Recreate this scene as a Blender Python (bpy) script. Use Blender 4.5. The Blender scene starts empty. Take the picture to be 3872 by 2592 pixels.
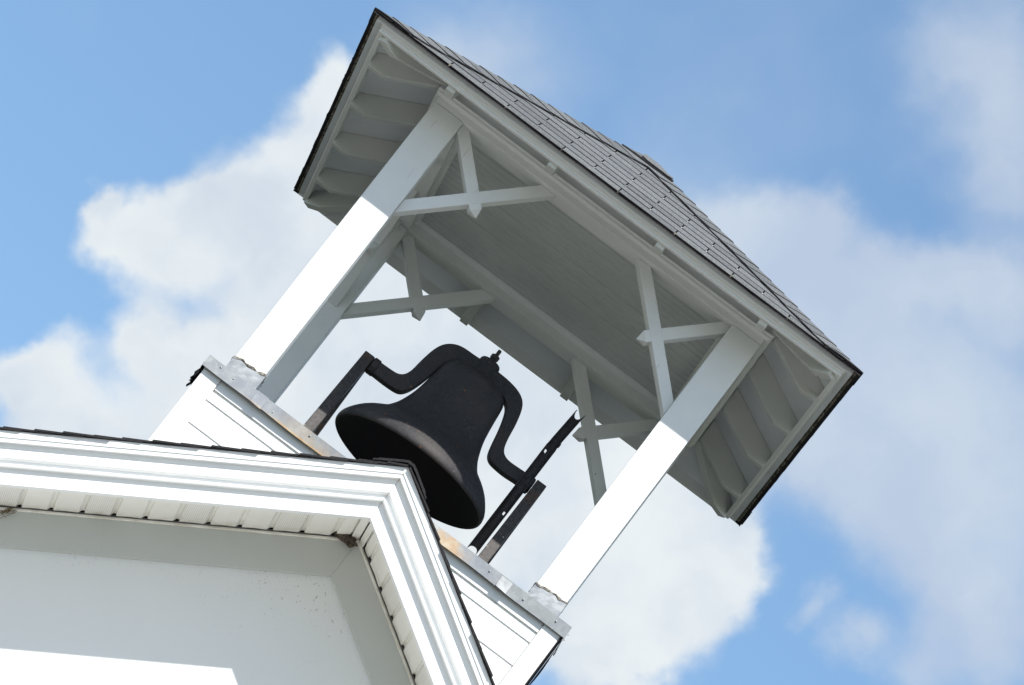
import bpy, bmesh, math, random
from mathutils import Vector, Matrix
random.seed(7)
S = bpy.context.scene
COL = S.collection

# ------------------------------------------------------------------ camera
CAM_POS = Vector((0.9595, -26.5156, -7.7149))
CR = Vector((0.79916023, -0.16378267, 0.57837546))     # camera right, up, back in world
CU = Vector((-0.60011473, -0.27294692, 0.75190578))
CB = Vector((0.03471666, -0.94798482, -0.31641671))
FPX = 24723.3                                           # focal length in pixels of the 3872 px wide photograph
cam = bpy.data.cameras.new('camera')
cam.sensor_fit = 'HORIZONTAL'; cam.sensor_width = 36.0; cam.lens = FPX / 3872 * 36.0
cam.clip_start = 0.1; cam.clip_end = 3000
camo = bpy.data.objects.new('camera', cam); COL.objects.link(camo)
camo.matrix_world = Matrix(((CR.x, CU.x, CB.x, CAM_POS.x), (CR.y, CU.y, CB.y, CAM_POS.y), (CR.z, CU.z, CB.z, CAM_POS.z), (0, 0, 0, 1)))
S.camera = camo

# ------------------------------------------------------------------ light and exposure
TO_SUN = Vector((0.175, -1.0, 1.35)).normalized()
SUN_EL = math.asin(TO_SUN.z); SUN_ROT = math.atan2(TO_SUN.x, TO_SUN.y)
sun = bpy.data.lights.new('sun', 'SUN'); sun.energy = 4.6; sun.angle = math.radians(0.53); sun.color = (1.0, 0.965, 0.90)
suno = bpy.data.objects.new('sun', sun); COL.objects.link(suno)
suno.rotation_euler = (-TO_SUN).to_track_quat('-Z', 'Y').to_euler()
suno.location = (3, -20, 25)
S.view_settings.view_transform = 'Standard'; S.view_settings.look = 'None'
S.view_settings.exposure = 0.55; S.view_settings.gamma = 1.0
S.view_settings.use_curve_mapping = False

# ------------------------------------------------------------------ world: Nishita sky with clouds laid out by direction
W = bpy.data.worlds.new('World'); S.world = W; W.use_nodes = True
wn = W.node_tree.nodes; wl = W.node_tree.links; wn.clear()
def N(t, **kw):
    n = wn.new(t)
    for k, v in kw.items():
        setattr(n, k, v)
    return n
def wmath(op, a, b=None, c=None, clamp=False):
    n = N('ShaderNodeMath', operation=op); n.use_clamp = clamp
    for i, v in enumerate((a, b, c)):
        if v is None: continue
        if isinstance(v, (int, float)): n.inputs[i].default_value = v
        else: wl.new(v, n.inputs[i])
    return n.outputs[0]
SKY_STRENGTH = 0.10
sky = N('ShaderNodeTexSky', sky_type='NISHITA', sun_disc=False)
sky.sun_elevation = SUN_EL; sky.sun_rotation = SUN_ROT; sky.altitude = 200; sky.air_density = 1.0; sky.dust_density = 0.6; sky.ozone_density = 1.2
tc = N('ShaderNodeTexCoord')
# displaced direction: gives the cloud edges their billows
def wnoise(vec, scale, detail, rough=0.55):
    n = N('ShaderNodeTexNoise'); n.noise_dimensions = '3D'
    n.inputs['Scale'].default_value = scale; n.inputs['Detail'].default_value = detail; n.inputs['Roughness'].default_value = rough
    wl.new(vec, n.inputs['Vector']); return n
nz1 = wnoise(tc.outputs['Generated'], 85, 4, 0.54)
sub = N('ShaderNodeVectorMath', operation='SUBTRACT'); wl.new(nz1.outputs['Color'], sub.inputs[0]); sub.inputs[1].default_value = (0.5, 0.5, 0.5)
mad = N('ShaderNodeVectorMath', operation='MULTIPLY_ADD'); wl.new(sub.outputs[0], mad.inputs[0]); mad.inputs[1].default_value = (0.0125,) * 3
wl.new(tc.outputs['Generated'], mad.inputs[2])
DIR = mad.outputs[0]
K = 3872 / 2342.0
def skydir(x, y):
    v = CR * ((x * K - 1936) / FPX) - CU * ((y * K - 1296) / FPX) - CB
    return v.normalized()
def blobs(lst):
    tot = None
    for (x, y, r, w) in lst:
        d = N('ShaderNodeVectorMath', operation='DISTANCE'); wl.new(DIR, d.inputs[0]); d.inputs[1].default_value = skydir(x, y)
        m = N('ShaderNodeMapRange', interpolation_type='SMOOTHSTEP'); wl.new(d.outputs['Value'], m.inputs['Value'])
        m.inputs['From Min'].default_value = 0.0; m.inputs['From Max'].default_value = r * K / FPX * 1.5
        m.inputs['To Min'].default_value = w; m.inputs['To Max'].default_value = 0.0
        tot = m.outputs[0] if tot is None else wmath('ADD', tot, m.outputs[0])
    return tot
WHITE = [(775, 225, 95, 1), (715, 330, 120, 1), (560, 455, 140, 1), (430, 490, 100, 1), (320, 480, 95, .9), (212, 450, 52, .8), (225, 520, 80, .8), (370, 612, 105, .9), (300, 560, 90, .6),
         (45, 872, 85, 1), (150, 822, 88, 1), (330, 788, 84, 1), (430, 840, 110, 1), (130, 990, 140, 1), (360, 990, 180, 1), (650, 655, 235, 1), (700, 950, 260, 1),
         (900, 560, 330, 1), (1080, 900, 420, 1.1), (1300, 1150, 330, 1), (1540, 1200, 160, 1), (1680, 1290, 95, 1), (1640, 1380, 100, 1), (1480, 1430, 160, 1), (1330, 1480, 150, 1),
         (1480, 1540, 80, .5), (1680, 1120, 120, .65), (980, 330, 120, .4), (1200, 480, 220, .6)]
VEIL = [(1010, 100, 180, .45), (1160, 180, 180, .45), (1050, 260, 130, .4), (1700, 200, 520, .26), (1640, 545, 100, .85), (1790, 545, 100, .85), (1920, 495, 75, .7), (1880, 640, 150, .75),
        (2070, 625, 100, .8), (2190, 600, 100, .8), (2310, 650, 120, .85), (1900, 850, 260, .85), (2200, 880, 280, .85), (1800, 1040, 160, .9), (2020, 1120, 180, .75), (2250, 1200, 250, .85),
        (2130, 1340, 110, .5), (2280, 1480, 170, .85), (2090, 1530, 100, .65), (1870, 1380, 55, .8), (1960, 1470, 68, .8), (2290, 80, 190, .6), (2270, 280, 190, .7), (2330, 430, 120, .55),
        (2110, 90, 120, .32), (1500, 700, 320, .8)]
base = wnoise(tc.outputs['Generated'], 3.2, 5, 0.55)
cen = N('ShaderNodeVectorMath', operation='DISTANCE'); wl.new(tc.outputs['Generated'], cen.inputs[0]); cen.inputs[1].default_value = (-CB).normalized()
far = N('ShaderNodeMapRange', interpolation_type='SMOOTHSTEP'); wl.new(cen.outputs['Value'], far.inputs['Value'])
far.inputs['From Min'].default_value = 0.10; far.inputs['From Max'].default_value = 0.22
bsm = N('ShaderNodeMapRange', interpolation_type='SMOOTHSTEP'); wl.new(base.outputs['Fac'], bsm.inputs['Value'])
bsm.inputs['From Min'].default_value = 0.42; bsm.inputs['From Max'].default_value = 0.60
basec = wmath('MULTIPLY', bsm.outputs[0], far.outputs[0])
def edge(v, a, b):
    m = N('ShaderNodeMapRange', interpolation_type='SMOOTHSTEP'); wl.new(v, m.inputs['Value'])
    m.inputs['From Min'].default_value = a; m.inputs['From Max'].default_value = b; return m.outputs[0]
nz2 = wnoise(DIR, 55, 3, 0.55)
wig = wmath('MULTIPLY', wmath('SUBTRACT', nz2.outputs['Fac'], 0.5), 0.55)
wf = edge(wmath('ADD', blobs(WHITE), wig), 0.07, 0.97)
vf = edge(wmath('ADD', blobs(VEIL), wmath('MULTIPLY', wig, 0.6)), 0.0, 1.15)
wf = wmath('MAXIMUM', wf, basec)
vf = wmath('MULTIPLY', vf, 0.86)
nz3 = wnoise(DIR, 38, 4, 0.5)
shade = edge(nz3.outputs['Fac'], 0.33, 0.68)
def mixc(f, a, b):
    m = N('ShaderNodeMix', data_type='RGBA'); wl.new(f, m.inputs[0])
    for s, v in ((6, a), (7, b)):
        if isinstance(v, tuple): m.inputs[s].default_value = (*v, 1)
        else: wl.new(v, m.inputs[s])
    return m.outputs[2]
CB_ = 1.0
whitec = mixc(shade, (4.4, 4.95, 5.6), (5.7, 6.05, 6.25))
blue = N('ShaderNodeMix', data_type='RGBA', blend_type='MULTIPLY'); blue.inputs[0].default_value = 1.0
wl.new(sky.outputs[0], blue.inputs[6]); blue.inputs[7].default_value = (0.97, 1.11, 1.15, 1)
veilc = mixc(shade, (3.7, 4.3, 5.25), (4.4, 4.95, 5.6))
c1 = mixc(vf, blue.outputs[2], veilc)
# clouds towards the sun scatter more light; boost added to fill shaded walls
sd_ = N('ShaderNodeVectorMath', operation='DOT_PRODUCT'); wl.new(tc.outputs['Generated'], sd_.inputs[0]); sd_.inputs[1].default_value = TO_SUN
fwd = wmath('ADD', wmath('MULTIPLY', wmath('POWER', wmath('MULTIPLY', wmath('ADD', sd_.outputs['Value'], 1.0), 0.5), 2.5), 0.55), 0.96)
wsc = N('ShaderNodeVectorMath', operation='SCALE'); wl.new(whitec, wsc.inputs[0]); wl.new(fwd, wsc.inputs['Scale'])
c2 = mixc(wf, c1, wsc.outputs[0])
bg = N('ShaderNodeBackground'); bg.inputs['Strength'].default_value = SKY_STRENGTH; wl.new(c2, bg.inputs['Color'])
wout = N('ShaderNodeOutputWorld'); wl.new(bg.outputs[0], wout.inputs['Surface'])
W.cycles.sampling_method = 'NONE'

# ------------------------------------------------------------------ materials
class M:
    def __init__(s, name, rough=0.5, spec=0.5, metal=0.0):
        s.m = bpy.data.materials.new(name); s.m.use_nodes = True
        s.n = s.m.node_tree.nodes; s.l = s.m.node_tree.links
        s.b = s.n['Principled BSDF']; s.b.inputs['Roughness'].default_value = rough; s.b.inputs['Metallic'].default_value = metal
        s.b.inputs['Specular IOR Level'].default_value = spec
        s.tc = s.n.new('ShaderNodeTexCoord'); s.geo = s.n.new('ShaderNodeNewGeometry')
        s.pos = s.geo.outputs['Position']
    def vec(s, scale, rot=(0, 0, 0)):
        mp = s.n.new('ShaderNodeMapping'); mp.inputs['Scale'].default_value = scale; mp.inputs['Rotation'].default_value = rot
        s.l.new(s.pos, mp.inputs['Vector']); return mp.outputs[0]
    def noise(s, scale, detail=4, rough=.55, vec=None):
        n = s.n.new('ShaderNodeTexNoise'); n.inputs['Scale'].default_value = scale; n.inputs['Detail'].default_value = detail; n.inputs['Roughness'].default_value = rough
        s.l.new(vec or s.pos, n.inputs['Vector']); return n.outputs['Fac']
    def voro(s, scale, feature='F1', vec=None, out='Distance'):
        n = s.n.new('ShaderNodeTexVoronoi'); n.feature = feature; n.inputs['Scale'].default_value = scale
        s.l.new(vec or s.pos, n.inputs['Vector']); return n.outputs[out]
    def rng(s, v, a, b, lo=0., hi=1.):
        m = s.n.new('ShaderNodeMapRange'); m.inputs['From Min'].default_value = a; m.inputs['From Max'].default_value = b
        m.inputs['To Min'].default_value = lo; m.inputs['To Max'].default_value = hi; s.l.new(v, m.inputs['Value']); return m.outputs[0]
    def math(s, op, a, b=None):
        m = s.n.new('ShaderNodeMath'); m.operation = op
        for i, v in enumerate((a, b)):
            if v is None: continue
            if isinstance(v, (int, float)): m.inputs[i].default_value = v
            else: s.l.new(v, m.inputs[i])
        return m.outputs[0]
    def mix(s, f, a, b):
        m = s.n.new('ShaderNodeMix'); m.data_type = 'RGBA'
        if isinstance(f, (int, float)): m.inputs[0].default_value = f
        else: s.l.new(f, m.inputs[0])
        for i, v in ((6, a), (7, b)):
            if isinstance(v, tuple): m.inputs[i].default_value = (*v, 1)
            else: s.l.new(v, m.inputs[i])
        return m.outputs[2]
    def col(s, v):
        if isinstance(v, tuple): s.b.inputs['Base Color'].default_value = (*v, 1)
        else: s.l.new(v, s.b.inputs['Base Color'])
    def rgh(s, v): s.l.new(v, s.b.inputs['Roughness'])
    def bump(s, h, dist=0.002, strength=0.6):
        bp = s.n.new('ShaderNodeBump'); bp.inputs['Distance'].default_value = dist; bp.inputs['Strength'].default_value = strength
        s.l.new(h, bp.inputs['Height']); s.l.new(bp.outputs[0], s.b.inputs['Normal'])
    def xyz(s):
        x = s.n.new('ShaderNodeSeparateXYZ'); s.l.new(s.pos, x.inputs[0]); return x.outputs

def old_paint(name, base, dirt=(.30, .27, .21), amt=.5, streak=(60, 60, 5), bmp=.35):
    m = M(name, .55, .4)
    big = m.noise(2.5, 5); tone = m.rng(big, .3, .7, .88, 1.03)
    sp = m.noise(26, 5, .65); spot = m.rng(sp, .66, .74)
    fine = m.noise(1, 3, .6, m.vec(streak)); crack = m.rng(fine, .69, .74)
    c = m.mix(m.math('MULTIPLY', spot, .35 * amt), base, dirt)
    c = m.mix(m.math('MULTIPLY', crack, .45 * amt), c, (.33, .31, .27))
    dots = m.rng(m.voro(9, 'F1'), .035, .022); pick = m.rng(m.noise(3.3, 2), .52, .58)
    c = m.mix(m.math('MULTIPLY', m.math('MULTIPLY', dots, pick), .75), c, (.06, .045, .035))
    mu = m.n.new('ShaderNodeMix'); mu.data_type = 'RGBA'; mu.blend_type = 'MULTIPLY'; mu.inputs[0].default_value = 1
    m.l.new(c, mu.inputs[6]); m.l.new(tone, mu.inputs[7]); m.col(mu.outputs[2])
    m.bump(m.math('ADD', m.math('MULTIPLY', fine, .7), m.math('MULTIPLY', sp, .5)), .003, bmp)
    return m.m
paint = old_paint('weathered_white_paint', (.775, .79, .785), amt=.8, streak=(70, 70, 4))
paint_x = old_paint('weathered_white_paint_along_eaves', (.76, .775, .765), amt=.45, streak=(5, 60, 90))
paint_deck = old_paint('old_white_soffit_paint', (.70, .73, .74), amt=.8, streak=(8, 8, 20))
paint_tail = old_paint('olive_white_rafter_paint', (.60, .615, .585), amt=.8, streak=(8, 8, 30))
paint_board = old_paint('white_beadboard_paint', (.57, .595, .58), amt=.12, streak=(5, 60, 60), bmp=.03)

m = M('peeling_eave_edge', .8, .2)
n1 = m.noise(22, 6, .7); m.col(m.mix(m.rng(n1, .40, .54), (.05, .042, .033), m.mix(m.rng(m.noise(60, 3), .4, .6), (.12, .10, .07), (.30, .275, .22)))); m.bump(n1, .006, .8); peel = m.m

m = M('white_vinyl', .42, .45); t = m.noise(3, 4)
m.col(m.mix(m.rng(t, .35, .7), (.80, .80, .79), (.77, .78, .77))); m.bump(m.noise(1, 3, .5, m.vec((14, 90, 140))), .0008, .25); vinyl = m.m
m = M('white_aluminium_trim', .38, .5); t = m.noise(4, 4)
m.col(m.mix(m.rng(t, .35, .7), (.81, .815, .81), (.77, .78, .78)))
sc = m.math('MULTIPLY', m.rng(m.noise(45, 5, .7), .62, .68), m.rng(m.noise(1.4, 2), .55, .62))
alu = m.m
m = M('white_gable_panel', .6, .35)
X = m.xyz(); off = m.math('ADD', X[2], m.math('MULTIPLY', m.math('ABSOLUTE', m.math('SUBTRACT', X[0], .04)), .65))
near = m.rng(off, -1.0, -.60); spk = m.rng(m.noise(75, 2, .5), .665, .70); pk = m.rng(m.noise(7, 3, .6), .40, .54)
peakm = m.rng(m.math('ABSOLUTE', m.math('ADD', X[0], .03)), .35, .05)
f = m.math('MULTIPLY', m.math('MULTIPLY', spk, pk), m.math('ADD', m.math('MULTIPLY', m.math('POWER', near, 4), .35), m.math('MULTIPLY', near, peakm)))
fine = m.math('MULTIPLY', m.rng(m.noise(90, 4, .7), .60, .70), m.math('MULTIPLY', m.math('POWER', near, 4), m.math('ADD', peakm, .3)))
c = m.mix(m.rng(m.noise(1.6, 5), .3, .7), (.79, .80, .80), (.75, .765, .765))
c = m.mix(m.math('MULTIPLY', m.math('MINIMUM', f, 1.), .55), c, (.20, .18, .155)); c = m.mix(m.math('MULTIPLY', fine, .7), c, (.25, .22, .18))
m.col(c); m.bump(m.noise(5, 3), .003, .12); panel = m.m
def soffit_mat(name, perf):
    m = M(name, .5, .4)
    t = m.noise(5, 4); c = m.mix(m.rng(t, .3, .7), (.84, .825, .775), (.81, .795, .735))
    yv = m.xyz()[1]; grime = m.math('MULTIPLY', m.rng(yv, -1.62, -1.51), m.rng(m.noise(16, 4, .65), .42, .62))
    c = m.mix(m.math('MULTIPLY', grime, .45), c, (.38, .33, .24))
    if perf:
        mp = m.n.new('ShaderNodeMapping'); mp.inputs['Scale'].default_value = (150, 150, 0); m.l.new(m.pos, mp.inputs['Vector'])
        hole = m.rng(m.voro(1, 'F1', mp.outputs[0]), .34, .22)
        vor = [n for n in m.n if n.type == 'TEX_VORONOI'][-1]; vor.inputs['Randomness'].default_value = 0.0
        c = m.mix(m.math('MULTIPLY', hole, .40), c, (.12, .11, .10))
    m.col(c); return m.m
soff = soffit_mat('cream_soffit_vinyl', False); soff_p = soffit_mat('perforated_soffit_vinyl', True)
def flat(name, c, rough=.6, spec=.4, ns=None, c2=None):
    m = M(name, rough, spec)
    if ns: m.col(m.mix(m.rng(m.noise(ns, 5, .6), .3, .7), c, c2)); m.bump(m.noise(ns * 3, 4), .002, .4)
    else: m.col(c)
    return m.m
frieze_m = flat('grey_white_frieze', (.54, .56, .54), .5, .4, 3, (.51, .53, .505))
paint_trim = flat('white_eave_trim_paint', (.74, .755, .745), .5, .4)
groove_m = flat('dark_board_grooves', (.10, .095, .085), .8, .2)  # groove shade put into the colour, so the ceiling board lines read
dark_gap = flat('dark_void', (.02, .018, .015), .9, .1)
m = M('grey_asphalt_granules', .92, .15)
g = m.noise(125, 3, .8); g2 = m.noise(3.2, 4); g3 = m.voro(330, 'F1', out='Color')
c = m.mix(m.rng(g, .34, .66), (.045, .050, .055), (.185, .193, .198))
c = m.mix(m.math('MULTIPLY', m.rng(g2, .35, .7), .35), c, (.092, .10, .112)); 
rnd = m.n.new('ShaderNodeObjectInfo').outputs['Random']
mu = m.n.new('ShaderNodeMix'); mu.data_type = 'RGBA'; mu.blend_type = 'MULTIPLY'; mu.inputs[0].default_value = 1
m.l.new(c, mu.inputs[6]); m.l.new(m.rng(rnd, 0, 1, .86, 1.12), mu.inputs[7]); m.col(mu.outputs[2]); m.bump(g, .003, .7); shingle = m.m
asphalt = flat('asphalt_edge', (.012, .012, .015), .85, .2, 60, (.024, .022, .024))
m = M('dark_asphalt_granules', .9, .2); g = m.noise(260, 3, .75)
m.col(m.mix(m.rng(g, .35, .65), (.010, .010, .012), (.042, .040, .042))); m.bump(g, .003, .7); dshingle = m.m
m = M('galvanised_sheet', .55, .5, .35)
v = m.voro(38, 'F1', out='Color'); sv = m.n.new('ShaderNodeSeparateColor'); m.l.new(v, sv.inputs[0])
n1 = m.noise(7, 6, .65); c = m.mix(m.rng(sv.outputs[0], 0, 1), (.20, .215, .225), (.255, .27, .28)); c = m.mix(m.rng(n1, .45, .62), c, (.175, .19, .215))
X = m.xyz(); xm = m.math('MULTIPLY', m.rng(X[0], -.62, -.05), m.rng(X[0], .44, .36))
low = m.rng(X[2], -.005, -.052); rn = m.noise(6, 5, .65, m.vec((1.2, 1, .35)))
rust = m.math('MULTIPLY', xm, m.rng(m.math('ADD', rn, m.math('MULTIPLY', low, .13)), .44, .60))
edge_r = m.math('MULTIPLY', m.rng(X[2], -.046, -.054), m.rng(m.noise(5, 4), .38, .5))
edge_r = m.math('MULTIPLY', edge_r, m.math('MULTIPLY', m.rng(X[0], -.75, -.55), m.rng(X[0], .6, .45)))
rf = m.math('MAXIMUM', m.math('MULTIPLY', rust, .8), edge_r)
c = m.mix(rf, c, m.mix(m.rng(m.noise(30, 4), .35, .65), (.34, .20, .085), (.40, .32, .21))); m.col(c)
m.l.new(m.rng(rf, 0, 1, .35, .05), m.b.inputs['Metallic']); m.rgh(m.rng(n1, .3, .7, .48, .65)); m.bump(n1, .002, .3); galv = m.m
m = M('crumpled_lead_sleeve', .5, .5, .4); n1 = m.noise(22, 4, .6)
m.col(m.mix(m.rng(n1, .4, .65), (.34, .355, .375), (.25, .265, .285))); m.bump(n1, .003, .2); sleeve_m = m.m
m = M('peeled_caulk', .85, .2); n1 = m.noise(50, 6, .7); m.col(m.mix(m.rng(n1, .42, .58), (.05, .042, .034), (.27, .25, .215))); m.bump(n1, .01, .9); caulk = m.m
m = M('black_cast_iron', .62, .35)
n1 = m.noise(70, 5, .65); c = m.mix(m.rng(n1, .35, .7), (.021, .020, .024), (.040, .038, .042))
brown = m.rng(m.noise(4.5, 5), .46, .66); c = m.mix(m.math('MULTIPLY', brown, .55), c, (.050, .041, .037))
rs = m.math('MULTIPLY', m.rng(m.voro(24), .14, .07), m.rng(m.noise(8, 2), .54, .60)); c = m.mix(rs, c, (.22, .085, .03))
ws = m.math('MULTIPLY', m.rng(m.voro(42), .09, .05), m.rng(m.noise(5, 3), .53, .60)); c = m.mix(m.math('MULTIPLY', ws, .6), c, (.42, .40, .37))
m.col(c); m.bump(n1, .004, .5); iron = m.m
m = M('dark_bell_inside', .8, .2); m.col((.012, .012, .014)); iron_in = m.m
m = M('speckled_iron_bar', .6, .35); n1 = m.noise(60, 5, .65); c = m.mix(m.rng(n1, .35, .7), (.035, .033, .035), (.075, .068, .066))
ws = m.math('MULTIPLY', m.rng(m.voro(34), .12, .07), m.rng(m.noise(6, 3), .50, .58)); c = m.mix(ws, c, (.55, .50, .40))
c = m.mix(m.math('MULTIPLY', m.rng(m.noise(9, 4), .55, .7), .6), c, (.14, .07, .04)); m.col(c); m.bump(n1, .004, .5); bar_m = m.m
m = M('mud', .95, .1); n1 = m.noise(70, 5, .7); m.col(m.mix(m.rng(n1, .35, .65), (.045, .036, .028), (.14, .115, .09))); m.bump(n1, .012, 1.); mud = m.m
straw = flat('dry_straw', (.16, .11, .06), .9, .1)
felt = flat('tar_paper', (.012, .012, .016), .9, .2)
m = M('lawn', .95, .1); n1 = m.noise(1.5, 6, .7); m.col(m.mix(m.rng(n1, .3, .7), (.05, .062, .035), (.085, .095, .06))); lawn = m.m
m = M('worn_asphalt', .9, .2); n1 = m.noise(2.5, 6, .7); m.col(m.mix(m.rng(n1, .3, .7), (.085, .085, .085), (.13, .128, .122))); concrete = m.m
m = M('pale_concrete', .9, .2); n1 = m.noise(2.5, 6, .7); m.col(m.mix(m.rng(n1, .3, .7), (.37, .36, .34), (.45, .44, .415))); apron = m.m

# ------------------------------------------------------------------ mesh helpers
def empty(name, loc=(0, 0, 0)):
    o = bpy.data.objects.new(name, None); COL.objects.link(o); o.location = loc; o.empty_display_size = .2; return o
def tag(o, label=None, cat=None, group=None, kind=None):
    if label: o['label'] = label
    if cat: o['category'] = cat
    if group: o['group'] = group
    if kind: o['kind'] = kind
    return o
def mk(name, verts, faces, mat, parent=None, smooth=False, bevel=0, mats=None, midx=None, seg=2):
    me = bpy.data.meshes.new(name); me.from_pydata([tuple(v) for v in verts], [], [tuple(f) for f in faces])
    bm = bmesh.new(); bm.from_mesh(me); 
    if midx is None: bmesh.ops.recalc_face_normals(bm, faces=bm.faces)
    bm.to_mesh(me); bm.free()
    for mm in (mats or [mat]): me.materials.append(mm)
    if midx is not None:
        for p, i in zip(me.polygons, midx): p.material_index = i
    if smooth:
        for p in me.polygons: p.use_smooth = True
    me.update()
    o = bpy.data.objects.new(name, me); COL.objects.link(o)
    if parent:
        o.parent = parent; o.matrix_parent_inverse = Matrix.Identity(4)
        par = parent; t = Vector((0, 0, 0))
        while par: t += par.location; par = par.parent
        if t.length > 0:
            me.transform(Matrix.Translation(-t))
    if bevel:
        b = o.modifiers.new('bevel', 'BEVEL'); b.width = bevel; b.segments = seg; b.limit_method = 'ANGLE'; b.angle_limit = math.radians(35)
    return o
BOXF = [(0, 1, 3, 2), (4, 6, 7, 5), (0, 4, 5, 1), (2, 3, 7, 6), (0, 2, 6, 4), (1, 5, 7, 3)]
def boxv(x0, x1, y0, y1, z0, z1): return [(x, y, z) for x in (x0, x1) for y in (y0, y1) for z in (z0, z1)]
def box(name, x0, x1, y0, y1, z0, z1, mat, parent=None, bevel=.003): return mk(name, boxv(x0, x1, y0, y1, z0, z1), BOXF, mat, parent, bevel=bevel)
def prism(poly_a, poly_b):
    n = len(poly_a); v = list(poly_a) + list(poly_b)
    f = [tuple(range(n))[::-1], tuple(range(n, 2 * n))] + [(i, (i + 1) % n, n + (i + 1) % n, n + i) for i in range(n)]
    return v, f
def rot(k, x, r, z):     # local: x along the side, r outward, z up; k = 0 front, 1 right, 2 back, 3 left
    return [(x, -r, z), (r, x, z), (-x, r, z), (-r, -x, z)][k]
def crom(pts, n=6, closed=False):
    out = []
    for i in range(len(pts) - 1):
        p0 = pts[max(i - 1, 0)]; p1 = pts[i]; p2 = pts[i + 1]; p3 = pts[min(i + 2, len(pts) - 1)]
        for j in range(n):
            t = j / n
            out.append(tuple(.5 * (2 * b + (c - a) * t + (2 * a - 5 * b + 4 * c - d) * t * t + (3 * b - a - 3 * c + d) * t ** 3) for a, b, c, d in zip(p0, p1, p2, p3)))
    out.append(tuple(pts[-1])); return out

# ------------------------------------------------------------------ setting
GZ = -9.35
me = mk('ground', [(-600, -600, GZ), (600, -600, GZ), (600, 600, GZ), (-600, 600, GZ)], [(0, 1, 2, 3)], lawn); tag(me, 'green lawn around the white church', 'ground', kind='structure')
pv = mk('bounce_forecourt', boxv(-18, 18, -11.0, -1.6, GZ - .1, GZ + .01), BOXF, apron); tag(pv, 'pale concrete apron added along the church front for bounce light', 'bounce_forecourt', kind='structure')  # unseen paving, added and sized to bounce light up into the gable soffit
pk_ = mk('car_park', boxv(-40, 40, -60, -11.004, GZ - .1, GZ + .005), BOXF, concrete); tag(pk_, 'worn grey asphalt car park beyond the apron', 'car park', kind='structure')

# ------------------------------------------------------------------ church building with its gable
PX = .04; SL = .65
def zr(x, off): return off - SL * abs(x - PX)
church = empty('church', (PX, 4, GZ))
tag(church, 'white church gable with boxed cornice, vented soffit and black shingle edge', 'building')
YW = -1.488; XE = 4.3; YB = 12.0
gp = [(PX - XE, GZ), (PX + XE, GZ), (PX + XE, zr(PX + XE, -.30)), (PX, -.30), (PX - XE, zr(PX - XE, -.30))]
v, f = prism([(x, YW, z) for x, z in gp], [(x, YB, z) for x, z in gp]); mk('wall', v, f, panel, church)

def rake_poly(name, side, prof, xa, xb, mat, parent=None, bevel=0, smooth=False):
    """profile of (y, zoff) carried along the rake from |x-PX|=xa to xb"""
    a = [(PX + side * xa, y, zr(PX + side * xa, o)) for y, o in prof]
    b = [(PX + side * xb, y, zr(PX + side * xb, o)) for y, o in prof]
    v, f = prism(a, b); return mk(name, v, f, mat, parent or church, bevel=bevel, smooth=smooth)
XR = 4.7
for sd in (-1, 1):
    rake_poly('fascia_board', sd, [(-1.96, -.460), (-2.0, -.460), (-2.001, -.25), (-1.96, -.25)], .0007, XR, alu)
    rake_poly('bead_moulding', sd, [(-1.9995, -.383), (-2.020, -.381), (-2.0225, -.375), (-2.020, -.368), (-1.9995, -.366)], .0007, XR, alu)
    cr = [(-2.0005, -.344), (-2.010, -.343), (-2.0185, -.337), (-2.0205, -.327), (-2.020, -.316), (-2.0175, -.303), (-2.0135, -.292), (-2.0125, -.262), (-2.0005, -.262)]
    rake_poly('crown_moulding', sd, cr, .0007, XR, alu)
    rake_poly('drip_flange', sd, [(-2.0, -.2685), (-2.0385, -.2685), (-2.0385, -.2478), (-2.0430, -.2478), (-2.0430, -.2155), (-2.0, -.2155)], .0007, XR, alu)
    rake_poly('roof_deck', sd, [(-2.028, -.245), (-2.028, -.2165), (YB + .3, -.2165), (YB + .3, -.245)], 0.0, XR, dark_gap)
# frieze boards, the left one in two lengths with a square-cut joint
YFZ = -1.512
def frieze(sd, xa, xb, cutb=0, cuta=0):
    d = .187 / (SL + 1 / SL)
    def pts(y):
        return [(PX + sd * xa, y, zr(PX + sd * xa, -.418)), (PX + sd * xb, y, zr(PX + sd * xb, -.418)),
                (PX + sd * (xb - cutb * d), y, zr(PX + sd * (xb - cutb * d), -.605)), (PX + sd * (xa - cuta * d), y, zr(PX + sd * (xa - cuta * d), -.605))]
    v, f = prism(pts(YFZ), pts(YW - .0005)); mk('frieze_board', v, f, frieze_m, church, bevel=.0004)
frieze(-1, .0003, .8572, 1); frieze(-1, .8574, 4.2, 0, 1); frieze(1, .0003, 4.2)
for sd in (-1, 1):
    rake_poly('channel_trim', sd, [(YFZ - .0005, -.4185), (YFZ - .012, -.4185), (YFZ - .014, -.4275), (YFZ - .012, -.430), (YFZ - .0005, -.430)], 0, 4.3, soff)
    rake_poly('soffit_backing', sd, [(-1.959, -.395), (YW - .001, -.395), (YW - .001, -.398), (-1.959, -.398)], 0, 4.6, dark_gap)
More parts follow.
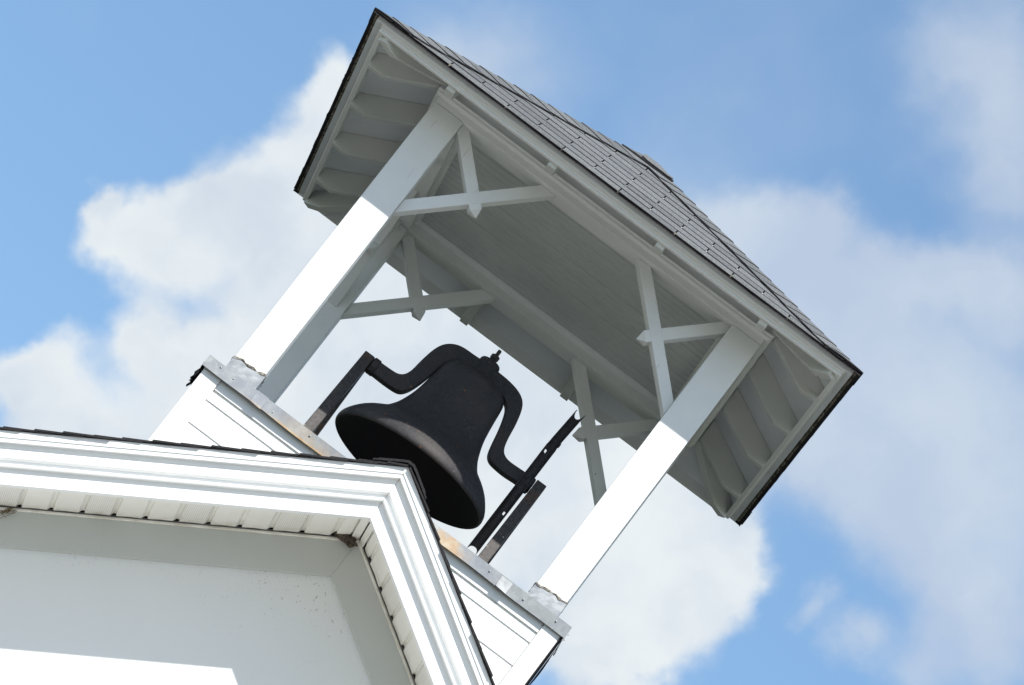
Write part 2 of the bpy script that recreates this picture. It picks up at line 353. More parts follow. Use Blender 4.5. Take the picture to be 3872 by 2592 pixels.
# soffit panels, each strip between two grooves; every third one perforated
PW = .1052; XS = {-1: .0941, 1: .0832}
for sd in (-1, 1):
    k = 0
    xs = [.030] + [XS[sd] + PW * i for i in range(42)]
    for i in range(len(xs) - 1):
        a, b = xs[i], xs[i + 1]; w = b - a
        if w < .02: continue
        perf = (i % 3 == 2)
        sec = [(a, -.4005), (a + .0045, -.4005), (a + .011, -.4135), (a + w * .5, -.4150), (b - .011, -.4135), (b - .0045, -.4005), (b, -.4005), (b, -.3985), (a, -.3985)]
        A = [(PX + sd * x, -1.9595, zr(PX + sd * x, o)) for x, o in sec]
        mid = [(PX + sd * x, -1.60, zr(PX + sd * x, o + random.uniform(-.001, .001))) for x, o in sec]
        B = [(PX + sd * x, -1.521 - random.uniform(0, .006), zr(PX + sd * x, o + (.0045 if 0 < j < 6 and abs(x - (a + b) / 2) < .03 else .001))) for j, (x, o) in enumerate(sec)]
        n = len(sec); vv = A + mid + B
        ff = [tuple(range(n))[::-1], tuple(range(2 * n, 3 * n))] + [(q * n + j, q * n + (j + 1) % n, (q + 1) * n + (j + 1) % n, (q + 1) * n + j) for q in (0, 1) for j in range(n)]
        o = mk('soffit_panel', vv, ff, soff_p if perf else soff, church)
        if perf: o['label'] = 'perforated vent strip of the soffit'
    rake_poly('mitre_trim', sd, [(-1.9592, -.402), (-1.9592, -.4185), (-1.519, -.4185), (-1.519, -.402)], .0015 + (.003 if sd > 0 else 0), .031, soff, bevel=.002)
# main roof shingle courses, seen only by their ends along the rake
for sd in (-1, 1):
    ex = .0975
    for i in range(46):
        xl = .075 + ex * i + random.uniform(-.004, .004)      # lower edge
        xu = max(xl - .165, .004)
        yf = -2.055 + random.uniform(-.005, .005); th = .0085
        lo = -.1985; hi = -.2085
        def P(x, o, y): return (PX + sd * x, y, zr(PX + sd * x, o))
        ym = yf + random.uniform(-.003, .003)
        a = [P(xu, hi - th, yf), P(xl, lo - th, ym), P(xl, lo, ym), P(xu, hi, yf)]
        b = [P(xu, hi - th, YB + .3), P(xl, lo - th, YB + .3), P(xl, lo, YB + .3), P(xu, hi, YB + .3)]
        v, f = prism(a, b); o = mk('shingle_course', v, f, None, church, mats=[dshingle])
    rake_poly('starter_strip', sd, [(-2.049, -.2160), (-2.049, -.2085), (3, -.2085), (3, -.2160)], 0, XR, asphalt)
for j, (yy, hh, ww) in enumerate(((-2.060, -.1905, .13), (-2.052, -.1835, .115), (-1.93, -.181, .13))):
    pts = [(-ww, hh - SL * ww), (-.035, hh - SL * .035 + .001), (-.012, hh - .009), (.012, hh - .009), (.035, hh - SL * .035 + .001), (ww, hh - SL * ww)]
    A = [(PX + x, yy, z) for x, z in pts] + [(PX + x, yy, z - .007) for x, z in pts[::-1]]
    B = [(PX + x, yy + .9, z) for x, z in pts] + [(PX + x, yy + .9, z - .007) for x, z in pts[::-1]]
    v, f = prism(A, B); mk('ridge_cap', v, f, dshingle, church)
v, f = prism([(PX - .12, -1.2, -.27), (PX, -1.2, -.187), (PX + .12, -1.2, -.27)], [(PX - .12, YB + .3, -.27), (PX, YB + .3, -.187), (PX + .12, YB + .3, -.27)]); mk('ridge_cap', v, f, dshingle, church)

# ------------------------------------------------------------------ belfry
belfry = empty('belfry', (0, 0, 0))
tag(belfry, 'open white wooden belfry on four posts with grey shingled hip roof', 'belfry')
# base box
core = mk('base_wall', boxv(-.885, .885, -.885, .885, -1.2, -.004), BOXF, vinyl, belfry)
CW = .913
for sx in (-1, 1):
    for sy in (-1, 1):
        a, b = sorted((sx * .828, sx * CW)); c, d = sorted((sy * .828, sy * CW))
        # an L-shaped corner board
        L = [(a, c), (b, c), (b, d), (a, d)]
        box('corner_board', a, b, c, d, -1.2, -.006, vinyl, belfry, bevel=.004)
pl = .1205
for k in range(4):
    for i in range(9):
        zb = -.1525 - pl * i; zt = zb + pl if i else -.098
        jt = random.uniform(-.0007, .0007)
        sec = [(.884, zt - .001), (.8925, zt - .001), (.8955 + jt, zb + .014), (.8985 + jt, zb + .012), (.8990 + jt, zb + .0015), (.8975, zb), (.884, zb)]
        sec = [(.884, zt - .0005), (.8940, zt - .0005), (.8940, zt - .009), (.8985 + jt, zt - .0115), (.8990 + jt, zb + .002), (.8975, zb), (.884, zb)]
        xa, xb = -.8275, .8275
        A = [rot(k, xa, r, z) for r, z in sec]; B = [rot(k, xb, r, z) for r, z in sec]
        v, f = prism(A, B); mk('siding_plank', v, f, vinyl, belfry)
    sec = [(.884, -.010), (.9045, -.010), (.9045, -.0985), (.902, -.1000), (.884, -.1000)]
    v, f = prism([rot(k, -.8265, r, z) for r, z in sec], [rot(k, .8265, r, z) for r, z in sec]); mk('trim_strip', v, f, vinyl, belfry)
# metal cap: top sheet and a turned-down band on each side, slightly buckled
WC = .927
cap = mk('metal_cap', boxv(-WC + .003, WC - .003, -WC + .003, WC - .003, -.003, .0005), BOXF, galv, belfry)
for k in range(4):
    n = 60; vs = []; 
    for i in range(n + 1):
        x = -WC + 2 * WC * i / n; ph = k * 2.1
        zb = -.0555 + .0022 * math.sin(x * 5 + ph) + .0012 * math.sin(x * 17 + ph * 2)
        zt = .0015 + .0012 * math.sin(x * 4 + ph)
        ob = WC + .004 + .0035 * math.sin(x * 6.3 + ph * 1.7); ot = WC
        for r, z in ((ot, zt), (ob, zb), (ob - .0015, zb), (ot - .0015, zt - .0005)): vs.append(rot(k, x, r, z))
    fs = [tuple(range(4)), tuple(range(4 * n + 3, 4 * n - 1, -1))]
    for i in range(n):
        for j in range(4): fs.append((4 * i + j, 4 * i + (j + 1) % 4, 4 * (i + 1) + (j + 1) % 4, 4 * (i + 1) + j))
    band = mk('cap_band', vs, fs, galv, cap)
    for x, z in ((-.86, -.015), (-.79, -.022), (-.58, -.035), (-.40, -.02), (.52, -.02), (.70, -.03), (.86, -.02)):
        vs = []; 
        for q in range(8):
            a = q * math.pi / 4; vs.append(rot(k, x + .0045 * math.cos(a), WC + .0035, z + .0045 * math.sin(a)))
        vs.append(rot(k, x, WC + .0085, z)); mk('rivet', vs, [(q, (q + 1) % 8, 8) for q in range(8)], sleeve_m, cap, smooth=True)
    for x in (-.655, .60):   # lapped seams
        vs = [rot(k, x + dx, r, z) for dx in (-.028, .028) for r, z in ((WC - .001, .004), (WC + .0095, -.055 - .004 * (dx > 0)), (WC + .006, -.055), (WC - .003, .003))]
        mk('cap_seam', vs, [(0, 1, 2, 3), (7, 6, 5, 4), (0, 4, 5, 1), (1, 5, 6, 2), (2, 6, 7, 3), (3, 7, 4, 0)], galv, cap, bevel=.001)
# torn felt hanging below the cap on the left
random.seed(3)
vs = []; n = 14
for i in range(n + 1):
    y = -.915 + .20 * i / n; dep = .030 + .045 * random.random() * (1 - .4 * i / n); out = .007 + .016 * random.random()
    for t in (0, .004): vs += [(-.916 - t, y, -.045), (-.916 - t - out, y + random.uniform(-.01, .01), -.05 - dep)]
fs = []
for i in range(n):
    a = 4 * i; b = a + 4; fs += [(a, a + 1, b + 1, b), (a + 2, b + 2, b + 3, a + 3), (a + 1, a + 3, b + 3, b + 1)]
mk('torn_felt', vs, fs, felt, belfry)
vs = [(.914, -.92, -.058), (.9185, -.92, -.06), (.917, -.915, -.40), (.914, -.915, -.40), (.914, .9, -.058), (.9185, .9, -.06), (.917, .9, -.40), (.914, .9, -.40)]
mk('torn_felt', vs, [(0, 1, 2, 3), (7, 6, 5, 4), (0, 4, 5, 1), (1, 5, 6, 2), (2, 6, 7, 3), (3, 7, 4, 0)], felt, belfry)
# posts
WP = .7755; HW = .0737
random.seed(11)
for sx in (-1, 1):
    for sy in (-1, 1):
        cx, cy = sx * WP, sy * WP
        p = box('post', cx - HW, cx + HW, cy - HW, cy + HW, .0, 1.4995, paint, belfry, bevel=.005)
        # metal sleeve with a torn upper edge, and the cracked caulk above it
        rows = [(-.0, .006), (.05, .004), (.082, .005)]
        per = []
        m4 = 8
        cor = [(-1, -1), (1, -1), (1, 1), (-1, 1)]
        for q in range(4):
            a = cor[q]; b = cor[(q + 1) % 4]
            for j in range(m4): per.append((a[0] + (b[0] - a[0]) * j / m4, a[1] + (b[1] - a[1]) * j / m4))
        n = len(per); vs = []; rag = [.083 + .012 * (u * .6 + .2) + random.uniform(-.008, .008) for u, w in per]
        for zf in (0, .25, .5, .75, 1):
            for (u, w), rg in zip(per, rag):
                hh = HW + .003 + random.uniform(0, .0018) + .004 * (zf < .1); vs.append((cx + u * hh, cy + w * hh, .0005 + zf * rg))
        fs = [(q * n + j, q * n + (j + 1) % n, (q + 1) * n + (j + 1) % n, (q + 1) * n + j) for q in range(4) for j in range(n)]
        mk('post_sleeve', vs, fs, sleeve_m, p)
        vs = []
        for zf in range(4):
            for (u, w), rg in zip(per, rag):
                hh = HW + (.001, .0065, .004, .0005)[zf] * random.uniform(.6, 1.2); vs.append((cx + u * hh, cy + w * hh, rg + (-.006, -.002, .004, .008)[zf] + random.uniform(-.004, .004)))
        fs = [(q * n + j, q * n + (j + 1) % n, (q + 1) * n + (j + 1) % n, (q + 1) * n + j) for q in range(3) for j in range(n)]
        mk('cracked_caulk', vs, fs, caulk, p)
# beams on top of the posts, mouldings, ceiling
ZB = 1.50; BO = .8488; BI = .7018
for k in range(4):
    e = 0 if k % 2 == 0 else 1
    lim = BO if e == 0 else BI - .0005
    v, f = prism([rot(k, -lim, r, z) for r, z in ((BO, ZB), (BO, 1.70), (BI, 1.70), (BI, ZB))], [rot(k, lim, r, z) for r, z in ((BO, ZB), (BO, 1.70), (BI, 1.70), (BI, ZB))])
    bm_ = mk('beam', v, f, paint_x if e == 0 else paint, belfry, bevel=.003)
    def ring(name, prof, mat, par, bev=0):      # mitred moulding running round the square
        A = [rot(k, -r, r, z) for r, z in prof]; B = [rot(k, r, r, z) for r, z in prof]
        v, f = prism(A, B); return mk(name, v, f, mat, par, bevel=bev)
    ring('trim_moulding', [(BO + .0005, 1.527), (BO + .010, 1.527), (BO + .014, 1.532), (BO + .019, 1.536), (BO + .019, 1.548), (BO + .023, 1.551), (BO + .023, 1.5555), (BO + .0005, 1.5555)], paint_x, bm_)
    ring('cove_moulding', [(BI - .0005, 1.5375), (BI - .008, 1.5375), (BI - .011, 1.545), (BI - .019, 1.553), (BI - .022, 1.560), (BI - .022, 1.5645), (BI - .0005, 1.5645)], paint_x, bm_)
ceil = mk('ceiling', boxv(-BI + .0008, BI - .0008, -BI + .0008, BI - .0008, 1.5725, 1.582), BOXF, groove_m, belfry)
nb = 20; bwid = 2 * (BI - .001) / nb
for i in range(nb):
    y0 = -BI + .001 + i * bwid; g = .0055; zz = 1.5648 + random.uniform(-.0008, .0008)
    sec = [(y0 + g, 1.5722), (y0 + g, zz + .003), (y0 + g + .003, zz), (y0 + bwid - g - .003, zz), (y0 + bwid - g, zz + .003), (y0 + bwid - g, 1.5722)]
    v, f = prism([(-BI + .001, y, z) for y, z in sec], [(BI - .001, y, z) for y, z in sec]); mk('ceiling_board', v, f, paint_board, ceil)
# crossed braces in the corners of all four sides
def brace(k, sd):
    t = .034
    A = [(.7014, 1.011), (.7014, 1.084), (.2855, 1.4998), (.2125, 1.4998)]
    r = WP
    v, f = prism([rot(k, sd * x, r + t, z) for x, z in A], [rot(k, sd * x, r - t, z) for x, z in A]); b1 = mk('brace', v, f, paint, belfry, bevel=.003)
    t = .0315; h = .0262; q = math.sqrt(.5)
    c0 = (.7014, 1.4998); L = .368; tip = .402
    def pt(s, w): return (c0[0] - s * q + w * q * -1, c0[1] - s * q + w * q)     # s along the brace, w across
    e1 = (c0[0], c0[1] - h / q); e2 = (c0[0] - h / q, c0[1])
    s1 = pt(L, -h); s2 = pt(L, h)
    prof = [e1, (c0[0], c0[1]), e2, s2, s1]
    v = [rot(k, sd * x, r + t, z) for x, z in prof] + [rot(k, sd * x, r - t, z) for x, z in prof] + [rot(k, sd * pt(tip, 0)[0], r, pt(tip, 0)[1])]
    f = [(0, 1, 2, 3, 4), (9, 8, 7, 6, 5), (0, 1, 6, 5), (1, 2, 7, 6), (2, 3, 8, 7), (4, 0, 5, 9), (3, 4, 10), (4, 9, 10), (9, 8, 10), (8, 3, 10)]
    mk('pointed_brace', v, f, paint, belfry, bevel=.0025)
for k in range(4):
    for sd in (-1, 1): brace(k, sd)
# roof
RW = 1.25; PITCH = .5226; ZE = 1.515
roof = empty('roof', (0, 0, 0)); roof.parent = belfry
def ztop(r): return ZE + (RW - r) * PITCH
for k in range(4):
    r1 = 1.222
    d0, d1 = -.010, -.032
    v = [rot(k, -r1, r1, ztop(r1) + d0), rot(k, r1, r1, ztop(r1) + d0), rot(k, 0, 0, ztop(0) + d0), rot(k, -r1, r1, ztop(r1) + d1), rot(k, r1, r1, ztop(r1) + d1), rot(k, 0, 0, ztop(0) + d1)]
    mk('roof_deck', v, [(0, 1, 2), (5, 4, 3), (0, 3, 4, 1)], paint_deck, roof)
    # fascia with a moulded face
    pr = [(1.168, 1.4765), (1.186, 1.4765), (1.190, 1.479), (1.190, 1.484), (1.1865, 1.4865), (1.1865, 1.4925), (1.1905, 1.495), (1.193, 1.502), (1.199, 1.511), (1.2065, 1.520), (1.2105, 1.529), (1.168, 1.529)]
    A = [rot(k, -r, r, z) for r, z in pr]; B = [rot(k, r, r, z) for r, z in pr]
    v, f = prism(A, B); mk('fascia', v, f, paint_trim, roof)
    pr = [(1.168, 1.5295), (1.2145, 1.5295), (1.229, 1.5185), (1.2375, 1.5150), (1.2375, ztop(1.2375) - .0005), (1.2235, ztop(1.2235) - .0005), (1.2235, 1.536), (1.168, 1.536)]
    A = [rot(k, -r, r, z) for r, z in pr]; B = [rot(k, r, r, z) for r, z in pr]
    v, f = prism(A, B); mk('eave_board', v, f, peel, roof)
    # black starter strip with a ragged lower edge
    n = 90; vs = []; wv = 0
    for i in range(n + 1):
        u = -1 + 2 * i / n; wv = .6 * wv + random.uniform(-.0026, .0026) * (.3 if k == 0 else 1.); ro = RW + wv; dz = wv * .8 - (.004 if random.random() < .08 and k else 0)
        if abs(u) == 1: ro = RW + .002
        for r, z in ((1.215, ztop(1.215) + .001), (ro, ztop(ro) - .002 + dz), (ro, ztop(ro) - .008 + dz), (1.2390, ztop(1.2390) - .0065)): vs.append(rot(k, u * r, r, z))
    fs = [tuple(range(4)), tuple(range(4 * n + 3, 4 * n - 1, -1))] + [(4 * i + j, 4 * i + (j + 1) % 4, 4 * i + 4 + (j + 1) % 4, 4 * i + 4 + j) for i in range(n) for j in range(4)]
    mk('starter_strip', vs, fs, asphalt, roof)
    # rafter tails
    for x in (-.805, -.275, .275, .805):
        x += random.uniform(-.008, .008)
        def tail(r0, r1, zb, hw, place):
            pr = [(r1, zb), (1.085, zb), (r0, zb + PITCH * (1.085 - r0)), (r0, ztop(r0) - .0325), (r1, ztop(r1) - .0325)]
            v, f = prism([place(-hw, r, z) for r, z in pr], [place(hw, r, z) for r, z in pr]); return v, f
        v, f = tail(BO + .0275 if abs(x) < 2 else .8, 1.1675, 1.4575, .0205, lambda a, r, z: rot(k, x + a, r, z))
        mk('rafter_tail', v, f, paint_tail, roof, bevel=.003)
    def hipplace(a, r, z):   # along the diagonal of the corner between side k and side k+1
        q = math.sqrt(.5); return rot(k, r - a * q, r + a * q, z)
    v, f = tail(.862, 1.160, 1.4560, .022, hipplace)
    mk('hip_rafter', v, f, paint_tail, roof, bevel=.003)
# shingle tabs
random.seed(21)
cosr = 1 / math.sqrt(1 + PITCH ** 2); EX = .134; SLEN = RW / cosr
def clip(poly, w0):   # keep |x| <= RW - s*cos
    for sgn in (-1, 1):
        out = []
        for i in range(len(poly)):
            a, b = poly[i], poly[(i + 1) % len(poly)]
            fa = (RW - a[1] * cosr) - sgn * a[0]; fb = (RW - b[1] * cosr) - sgn * b[0]
            if fa >= 0: out.append(a)
            if fa * fb < 0:
                t = fa / (fa - fb); out.append((a[0] + (b[0] - a[0]) * t, a[1] + (b[1] - a[1]) * t))
        poly = out
        if len(poly) < 3: return []
    return poly
TAB = .29
for k in range(4):
    for i in range(11):
        s0 = i * EX - .004; s1 = s0 + EX + .03
        offx = (TAB / 2 if i % 2 else 0) + .04 * k
        for j in range(-6, 7):
            xa = j * TAB + offx + .005; xb = xa + TAB - .006
            ja, jb = random.uniform(-.0035, .003), random.uniform(-.0035, .003)
            if i == 0: ja *= .25; jb *= .25
            pl_ = clip([(xa, s0 + ja), (xb, s0 + jb), (xb, s1), (xa, s1)], 0)
            if len(pl_) < 3: continue
            lift = .0032 + random.uniform(-.0004, .0016)
            def top(x, s, d):
                h = lift * max(0., (s1 - s) / (s1 - s0)) + .0035 + d
                r = RW - s * cosr; return rot(k, x, r, ztop(r) + h)
            n = len(pl_)
            v = [top(x, s, .0) for x, s in pl_] + [top(x, s, -.0034) for x, s in pl_]
            f = [tuple(range(n)), tuple(range(2 * n - 1, n - 1, -1))] + [(a, a + n, (a + 1) % n + n, (a + 1) % n) for a in range(n)]
            mk('shingle', v, f, None, roof, mats=[shingle, asphalt], midx=[0, 1] + [1] * n)
# hip caps
NC = 16
def hipcap(k, t0, t1, wd, l0, l1, nm='hip_cap'):
    """corner between side k and k+1; t is plan distance from the centre line (r)"""
    rows = []
    for t, lf in ((t0, l0), (t0 + (t1 - t0) * .5, (l0 + l1) * .5), (t1, l1)):
        row = []
        for w in (-wd, -wd * .55, -wd * .2, 0, wd * .2, wd * .55, wd):
            # the cap ends run square to the hip: across the face means sideways and a little downhill
            d = abs(w); r = min(t + d / (1 + PITCH ** 2), RW + .007); zz = ztop(r)
            if w <= 0: p = rot(k, t - d, r, zz)
            else: p = rot((k + 1) % 4, -(t - d), r, zz)
            crown = -.004 * max(0, 1 - d / (wd * .45)) ** 2
            row.append(Vector((p[0], p[1], p[2] + lf + crown + .004 * (d > wd * .9) * random.uniform(-.6, .4))))
        rows.append(row)
    n = 7; v = [p for r_ in rows for p in r_] + [p - Vector((0, 0, .0045)) for r_ in rows for p in r_]
    m_ = 21; f = []; mi = []
    for a in range(2):
        for b in range(6):
            q = (a * n + b, a * n + b + 1, (a + 1) * n + b + 1, (a + 1) * n + b); f.append(q); mi.append(0)
            f.append(tuple(x + m_ for x in q[::-1])); mi.append(1)
    for b in range(6): f.append((b + 1, b, b + m_, b + 1 + m_)); mi.append(1); f.append((2 * n + b, 2 * n + b + 1, 2 * n + b + 1 + m_, 2 * n + b + m_)); mi.append(1)
    for a in range(2):
        f.append((a * n, (a + 1) * n, (a + 1) * n + m_, a * n + m_)); mi.append(1); f.append(((a + 1) * n + 6, a * n + 6, a * n + 6 + m_, (a + 1) * n + 6 + m_)); mi.append(1)
    o = mk(nm, v, f, None, roof, mats=[shingle, asphalt], midx=mi); 
    return o
random.seed(5)
for k in range(4):
    for i in range(NC):
        t0 = RW + .006 - i * .0765 + random.uniform(-.003, .003)
        t1 = t0 - .115
        if t0 < .13: continue
        t1 = max(t1, .045)
        hipcap(k, t0, t1, min(.118, t0 * .9), .0168 + random.uniform(-.0006, .0016), .0122)
# saddle caps on the top
def saddle(x0, x1, lift, nm='ridge_cap'):
    v = []; nx, ny = 12, 12; c = ny + 1
    for a in range(nx + 1):
        for b in range(ny + 1):
            x = x0 + (x1 - x0) * a / nx; y = -.17 + .34 * b / ny
            r = (abs(y) ** 4 + abs(x * .93) ** 4 + .03 ** 4) ** .25
            v.append(Vector((x, y, ztop(r) + lift + .004 * max(0, 1 - min(a, nx - a) / 2))))
    n = len(v); v += [p - Vector((0, 0, .0075)) for p in v]; f = []; mi = []
    for a in range(nx):
        for b in range(ny):
            q = (a * c + b, a * c + b + 1, (a + 1) * c + b + 1, (a + 1) * c + b); f.append(q[::-1]); mi.append(0); f.append(tuple(x + n for x in q)); mi.append(1)
    per = list(range(c)) + [a * c + c - 1 for a in range(1, nx + 1)] + [nx * c + b for b in range(c - 2, -1, -1)] + [a * c for a in range(nx - 1, 0, -1)]
    for i in range(len(per)): a, b = per[i], per[(i + 1) % len(per)]; f.append((a, b, b + n, a + n)); mi.append(1)
    mk(nm, v, f, None, roof, mats=[shingle, asphalt], midx=mi)
saddle(-.15, .12, .0255); saddle(-.05, .112, .0300)

# ------------------------------------------------------------------ bell
Y0 = -.10; BX = -.026; DZ = -.0315
bell = empty('church_bell', (BX, Y0, .36)); tag(bell, 'black cast iron bell with curved yoke hanging inside the belfry', 'bell')
prof = [(.372, .392), (.379, .396), (.3815, .408), (.377, .428), (.363, .452), (.340, .482), (.312, .508), (.281, .530), (.254, .551), (.232, .578), (.212, .612), (.195, .655), (.182, .700), (.173, .750), (.166, .805), (.161, .850), (.156, .875), (.145, .893), (.125, .908), (.090, .920), (.05, .927), (.0, .929)]
inner = [(.0, .895), (.09, .888), (.125, .865), (.138, .82), (.150, .75), (.165, .69), (.185, .63), (.21, .575), (.245, .525), (.29, .485), (.33, .45), (.358, .415), (.366, .394)]
def lathe(name, pr, mat, parent, n=72):
    v = []; f = []
    for (r, z) in pr:
        for i in range(n):
            a = 2 * math.pi * i / n; v.append((BX + r * math.cos(a), Y0 + r * math.sin(a), z + DZ))
    for j in range(len(pr) - 1):
        for i in range(n): f.append((j * n + i, j * n + (i + 1) % n, (j + 1) * n + (i + 1) % n, (j + 1) * n + i))
    o = mk(name, v, f, mat, parent, smooth=True)
    bm = bmesh.new(); bm.from_mesh(o.data); bmesh.ops.remove_doubles(bm, verts=bm.verts, dist=1e-5); bmesh.ops.recalc_face_normals(bm, faces=bm.faces); bm.to_mesh(o.data); bm.free()
    return o
outp = crom(prof, 3); inp = crom(inner, 3)
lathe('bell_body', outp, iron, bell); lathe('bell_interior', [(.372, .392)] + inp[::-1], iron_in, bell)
topo = [(-.432, .704), (-.40, .703), (-.337, .705), (-.308, .711), (-.288, .728), (-.276, .760), (-.269, .819), (-.257, .885), (-.238, .931), (-.205, .962), (-.162, .977), (-.10, .980), (-.025, .985), (.03, .983), (.081, .980), (.132, .970), (.172, .949), (.197, .912), (.215, .845), (.227, .768), (.239, .726), (.258, .704), (.293, .695), (.366, .698), (.428, .699)]
boto = [(.428, .641), (.364, .641), (.304, .637), (.251, .640), (.218, .648), (.196, .672), (.183, .72), (.172, .775), (.158, .830), (.140, .876), (.112, .901), (.07, .916), (.02, .926), (-.06, .926), (-.106, .921), (-.150, .909), (-.178, .882), (-.192, .83), (-.203, .772), (-.217, .720), (-.232, .682), (-.252, .656), (-.28, .645), (-.341, .642), (-.40, .643), (-.432, .640)]
to = crom(topo, 4); bo = crom(boto, 4)
poly = [(x + .003, z + DZ) for x, z in to + bo]
v, f = prism([(x, Y0 - .029, z) for x, z in poly], [(x, Y0 + .029, z) for x, z in poly])
mk('yoke', v, f, iron, bell, bevel=.007, seg=2)
# raised rim along the yoke web
rim = []
def hub(name, secs, parent, mat=iron, bev=.005, n=12, cx=BX, cy=Y0, sq=False):
    v = []
    for (r, ry, z) in secs:
        for i in range(n):
            a = 2 * math.pi * i / n + (math.pi / n if sq else 0); v.append((cx + r * math.cos(a), cy + ry * math.sin(a), z + DZ))
    f = [tuple(range(n))[::-1], tuple(range((len(secs) - 1) * n, len(secs) * n))] + [(j * n + i, j * n + (i + 1) % n, (j + 1) * n + (i + 1) % n, (j + 1) * n + i) for j in range(len(secs) - 1) for i in range(n)]
    return mk(name, v, f, mat, parent, bevel=bev)
hub('yoke_hub', [(.052, .046, .915), (.047, .044, .985), (.050, .046, .992), (.046, .043, 1.006), (.026, .026, 1.012)], bell, n=16)
hub('yoke_nut', [(.021, .021, 1.008), (.021, .021, 1.018), (.016, .016, 1.020), (.020, .020, 1.024), (.020, .020, 1.042), (.012, .012, 1.046)], bell, n=6, bev=.001)
hub('yoke_bolt', [(.0085, .0085, 1.04), (.0085, .0085, 1.070), (.007, .007, 1.073)], bell, n=10, bev=0)
def xtube(name, x0, x1, r, z, parent, mat=iron, n=20, y=Y0, bev=.003):
    v = [(x, y + r * math.cos(2 * math.pi * i / n), z + DZ + r * math.sin(2 * math.pi * i / n)) for x in (x0, x1) for i in range(n)]
    f = [tuple(range(n)), tuple(range(2 * n - 1, n - 1, -1))] + [(i, (i + 1) % n, n + (i + 1) % n, n + i) for i in range(n)]
    return mk(name, v, f, mat, parent, bevel=bev)
xtube('axle_collar', -.425, -.395, .040, .674, bell); xtube('axle_collar', .395, .428, .040, .668, bell)
# channel-shaped pull lever bolted to the axle
nz_, na = 46, 12; v = []; R0 = .0245
zt_, zb_ = 1.048 + DZ, .270 + DZ
for side in (0, 1):
    for i in range(nz_ + 1):
        for j in range(na + 1):
            a = math.pi * j / na; sn = math.sin(a)
            t = i / nz_; rr = R0 * (.92 if t < .25 else 1.0) - .0035 * side
            top = zt_ - .030 * sn; bot = zb_ + .028 * sn
            z = bot + (top - bot) * (1 - t)
            xc = .394 + .013 * max(0, (z - .84) / .20) if z > .84 else .394 - .004 * (.84 - z)
            v.append((xc + .003 - rr * math.cos(a), Y0 - .052 + rr * 1.0 * sn - (.006 if t < .25 else 0), z))
f = []; stride = na + 1; tot = (nz_ + 1) * stride
holes = {(12, 3), (12, 4), (33, 7), (33, 8)}
for i in range(nz_):
    for j in range(na):
        if (i, j) in holes: continue
        q = (i * stride + j, i * stride + j + 1, (i + 1) * stride + j + 1, (i + 1) * stride + j); f.append(q); f.append(tuple(x + tot for x in q[::-1]))
for i in range(nz_):
    for j in (0, na): f.append((i * stride + j, (i + 1) * stride + j, (i + 1) * stride + j + tot, i * stride + j + tot))
for j in range(na):
    for i in (0, nz_): f.append((i * stride + j, i * stride + j + 1, i * stride + j + 1 + tot, i * stride + j + tot))
lev = mk('pull_lever', v, f, iron, bell, smooth=False)
hub('lever_bolt', [(.006, .03, .868), (.006, .03, .880)], lev, n=8, bev=0, cx=.418, cy=Y0 - .055)

# ------------------------------------------------------------------ the two stands that carry the yoke
def stand(x0, x1, label):
    xc = (x0 + x1) / 2
    st = empty('bell_stand', (xc, Y0, 0)); tag(st, label, 'bell stand', 'iron stands carrying the bell')
    zt = .704 + DZ
    for s in (-1, 1):
        yb = Y0 + s * .355; th = .019
        # profile in y, z: tapering leg from the apex to a foot
        pr = [(Y0 + s * .002, zt), (Y0 + s * .030, zt), (yb + s * .022, .012), (yb - s * .022, .012), (Y0 + s * .002, zt - .09)]
        v, f = prism([(x0, y, z) for y, z in pr], [(x1, y, z) for y, z in pr]); mk('leg', v, f, bar_m, st, bevel=.003)
        box('foot', x0 - .02, x1 + .02, yb - .05, yb + .05, .001, .0118, bar_m, st, bevel=.002)
    box('cross_bar', x0 + .008, x1 - .008, Y0 - .20, Y0 + .20, .235, .262, bar_m, st, bevel=.002)
stand(-.4775, -.4295, 'dark iron stand leg left of the bell, sunlit at its foot')
stand(.4335, .4815, 'dark iron stand leg right of the bell behind the channel lever')

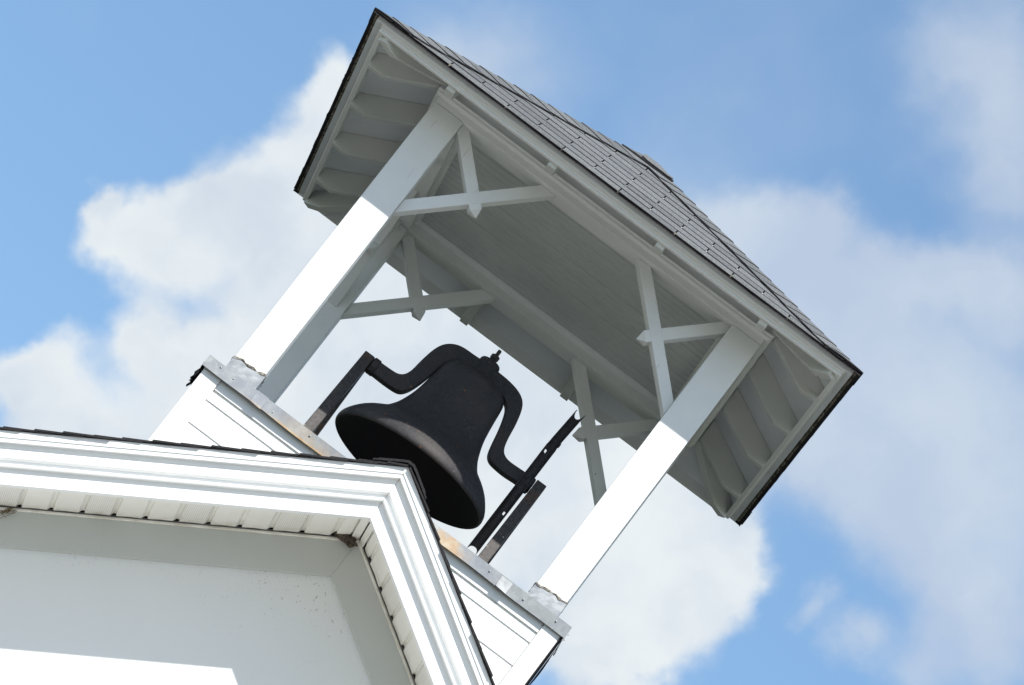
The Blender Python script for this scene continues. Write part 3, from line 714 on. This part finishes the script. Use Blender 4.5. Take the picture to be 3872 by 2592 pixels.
# ------------------------------------------------------------------ nest and straw under the soffit
random.seed(9)
def lump(name, c, r, seed, mat, parent=None):
    bm = bmesh.new(); bmesh.ops.create_icosphere(bm, subdivisions=4, radius=1)
    from mathutils import noise
    for vv in bm.verts:
        n = noise.fractal(vv.co * 2.3 + Vector((seed, 0, 0)), .9, 2.1, 5); d = 1 + .22 * n
        vv.co = Vector((c[0] + vv.co.x * r[0] * d, c[1] + vv.co.y * r[1] * d, c[2] + vv.co.z * r[2] * d))
    me_ = bpy.data.meshes.new(name); bm.to_mesh(me_); bm.free(); me_.materials.append(mat)
    for p in me_.polygons: p.use_smooth = True
    o = bpy.data.objects.new(name, me_); COL.objects.link(o)
    if parent:
        o.parent = parent; me_.transform(Matrix.Translation(-parent.location))
    return o
nest = empty('mud_nest', (-.005, -1.53, -.455)); tag(nest, 'small brown mud nest under the soffit beside the gable peak', 'nest')
def on_w(u): return u
lump('nest_body', (-.012, -1.537, -.450), (.056, .030, .021), 1, mud, nest); lump('nest_mouth', (.024, -1.540, -.462), (.015, .016, .014), 4, mud, nest)
vs = []; fs = []
def strand(p0, p1, r, sag):
    n = 6; b = len(vs)
    for i in range(n + 1):
        t = i / n; p = Vector(p0).lerp(Vector(p1), t) + Vector((random.uniform(-.004, .004), random.uniform(-.004, .004), -sag * 4 * t * (1 - t)))
        for q in range(3):
            a = q * 2.094; vs.append(p + Vector((r * math.cos(a), 0, r * math.sin(a))))
    for i in range(n):
        for q in range(3): fs.append((b + 3 * i + q, b + 3 * i + (q + 1) % 3, b + 3 * i + 3 + (q + 1) % 3, b + 3 * i + 3 + q))
x_, z_ = -1.125, zr(-1.125, -.43)
for i in range(16):
    strand((x_ + random.uniform(-.015, .03), -1.53, z_ + random.uniform(0, .02)), (x_ + random.uniform(-.03, .0) + .0, -1.535, z_ - random.uniform(.01, .055)), .0011, random.uniform(-.006, .008))
stw = mk('straw_wisp', vs, fs, straw); tag(stw, 'wisp of dry straw caught at the soffit edge, far left', 'straw')
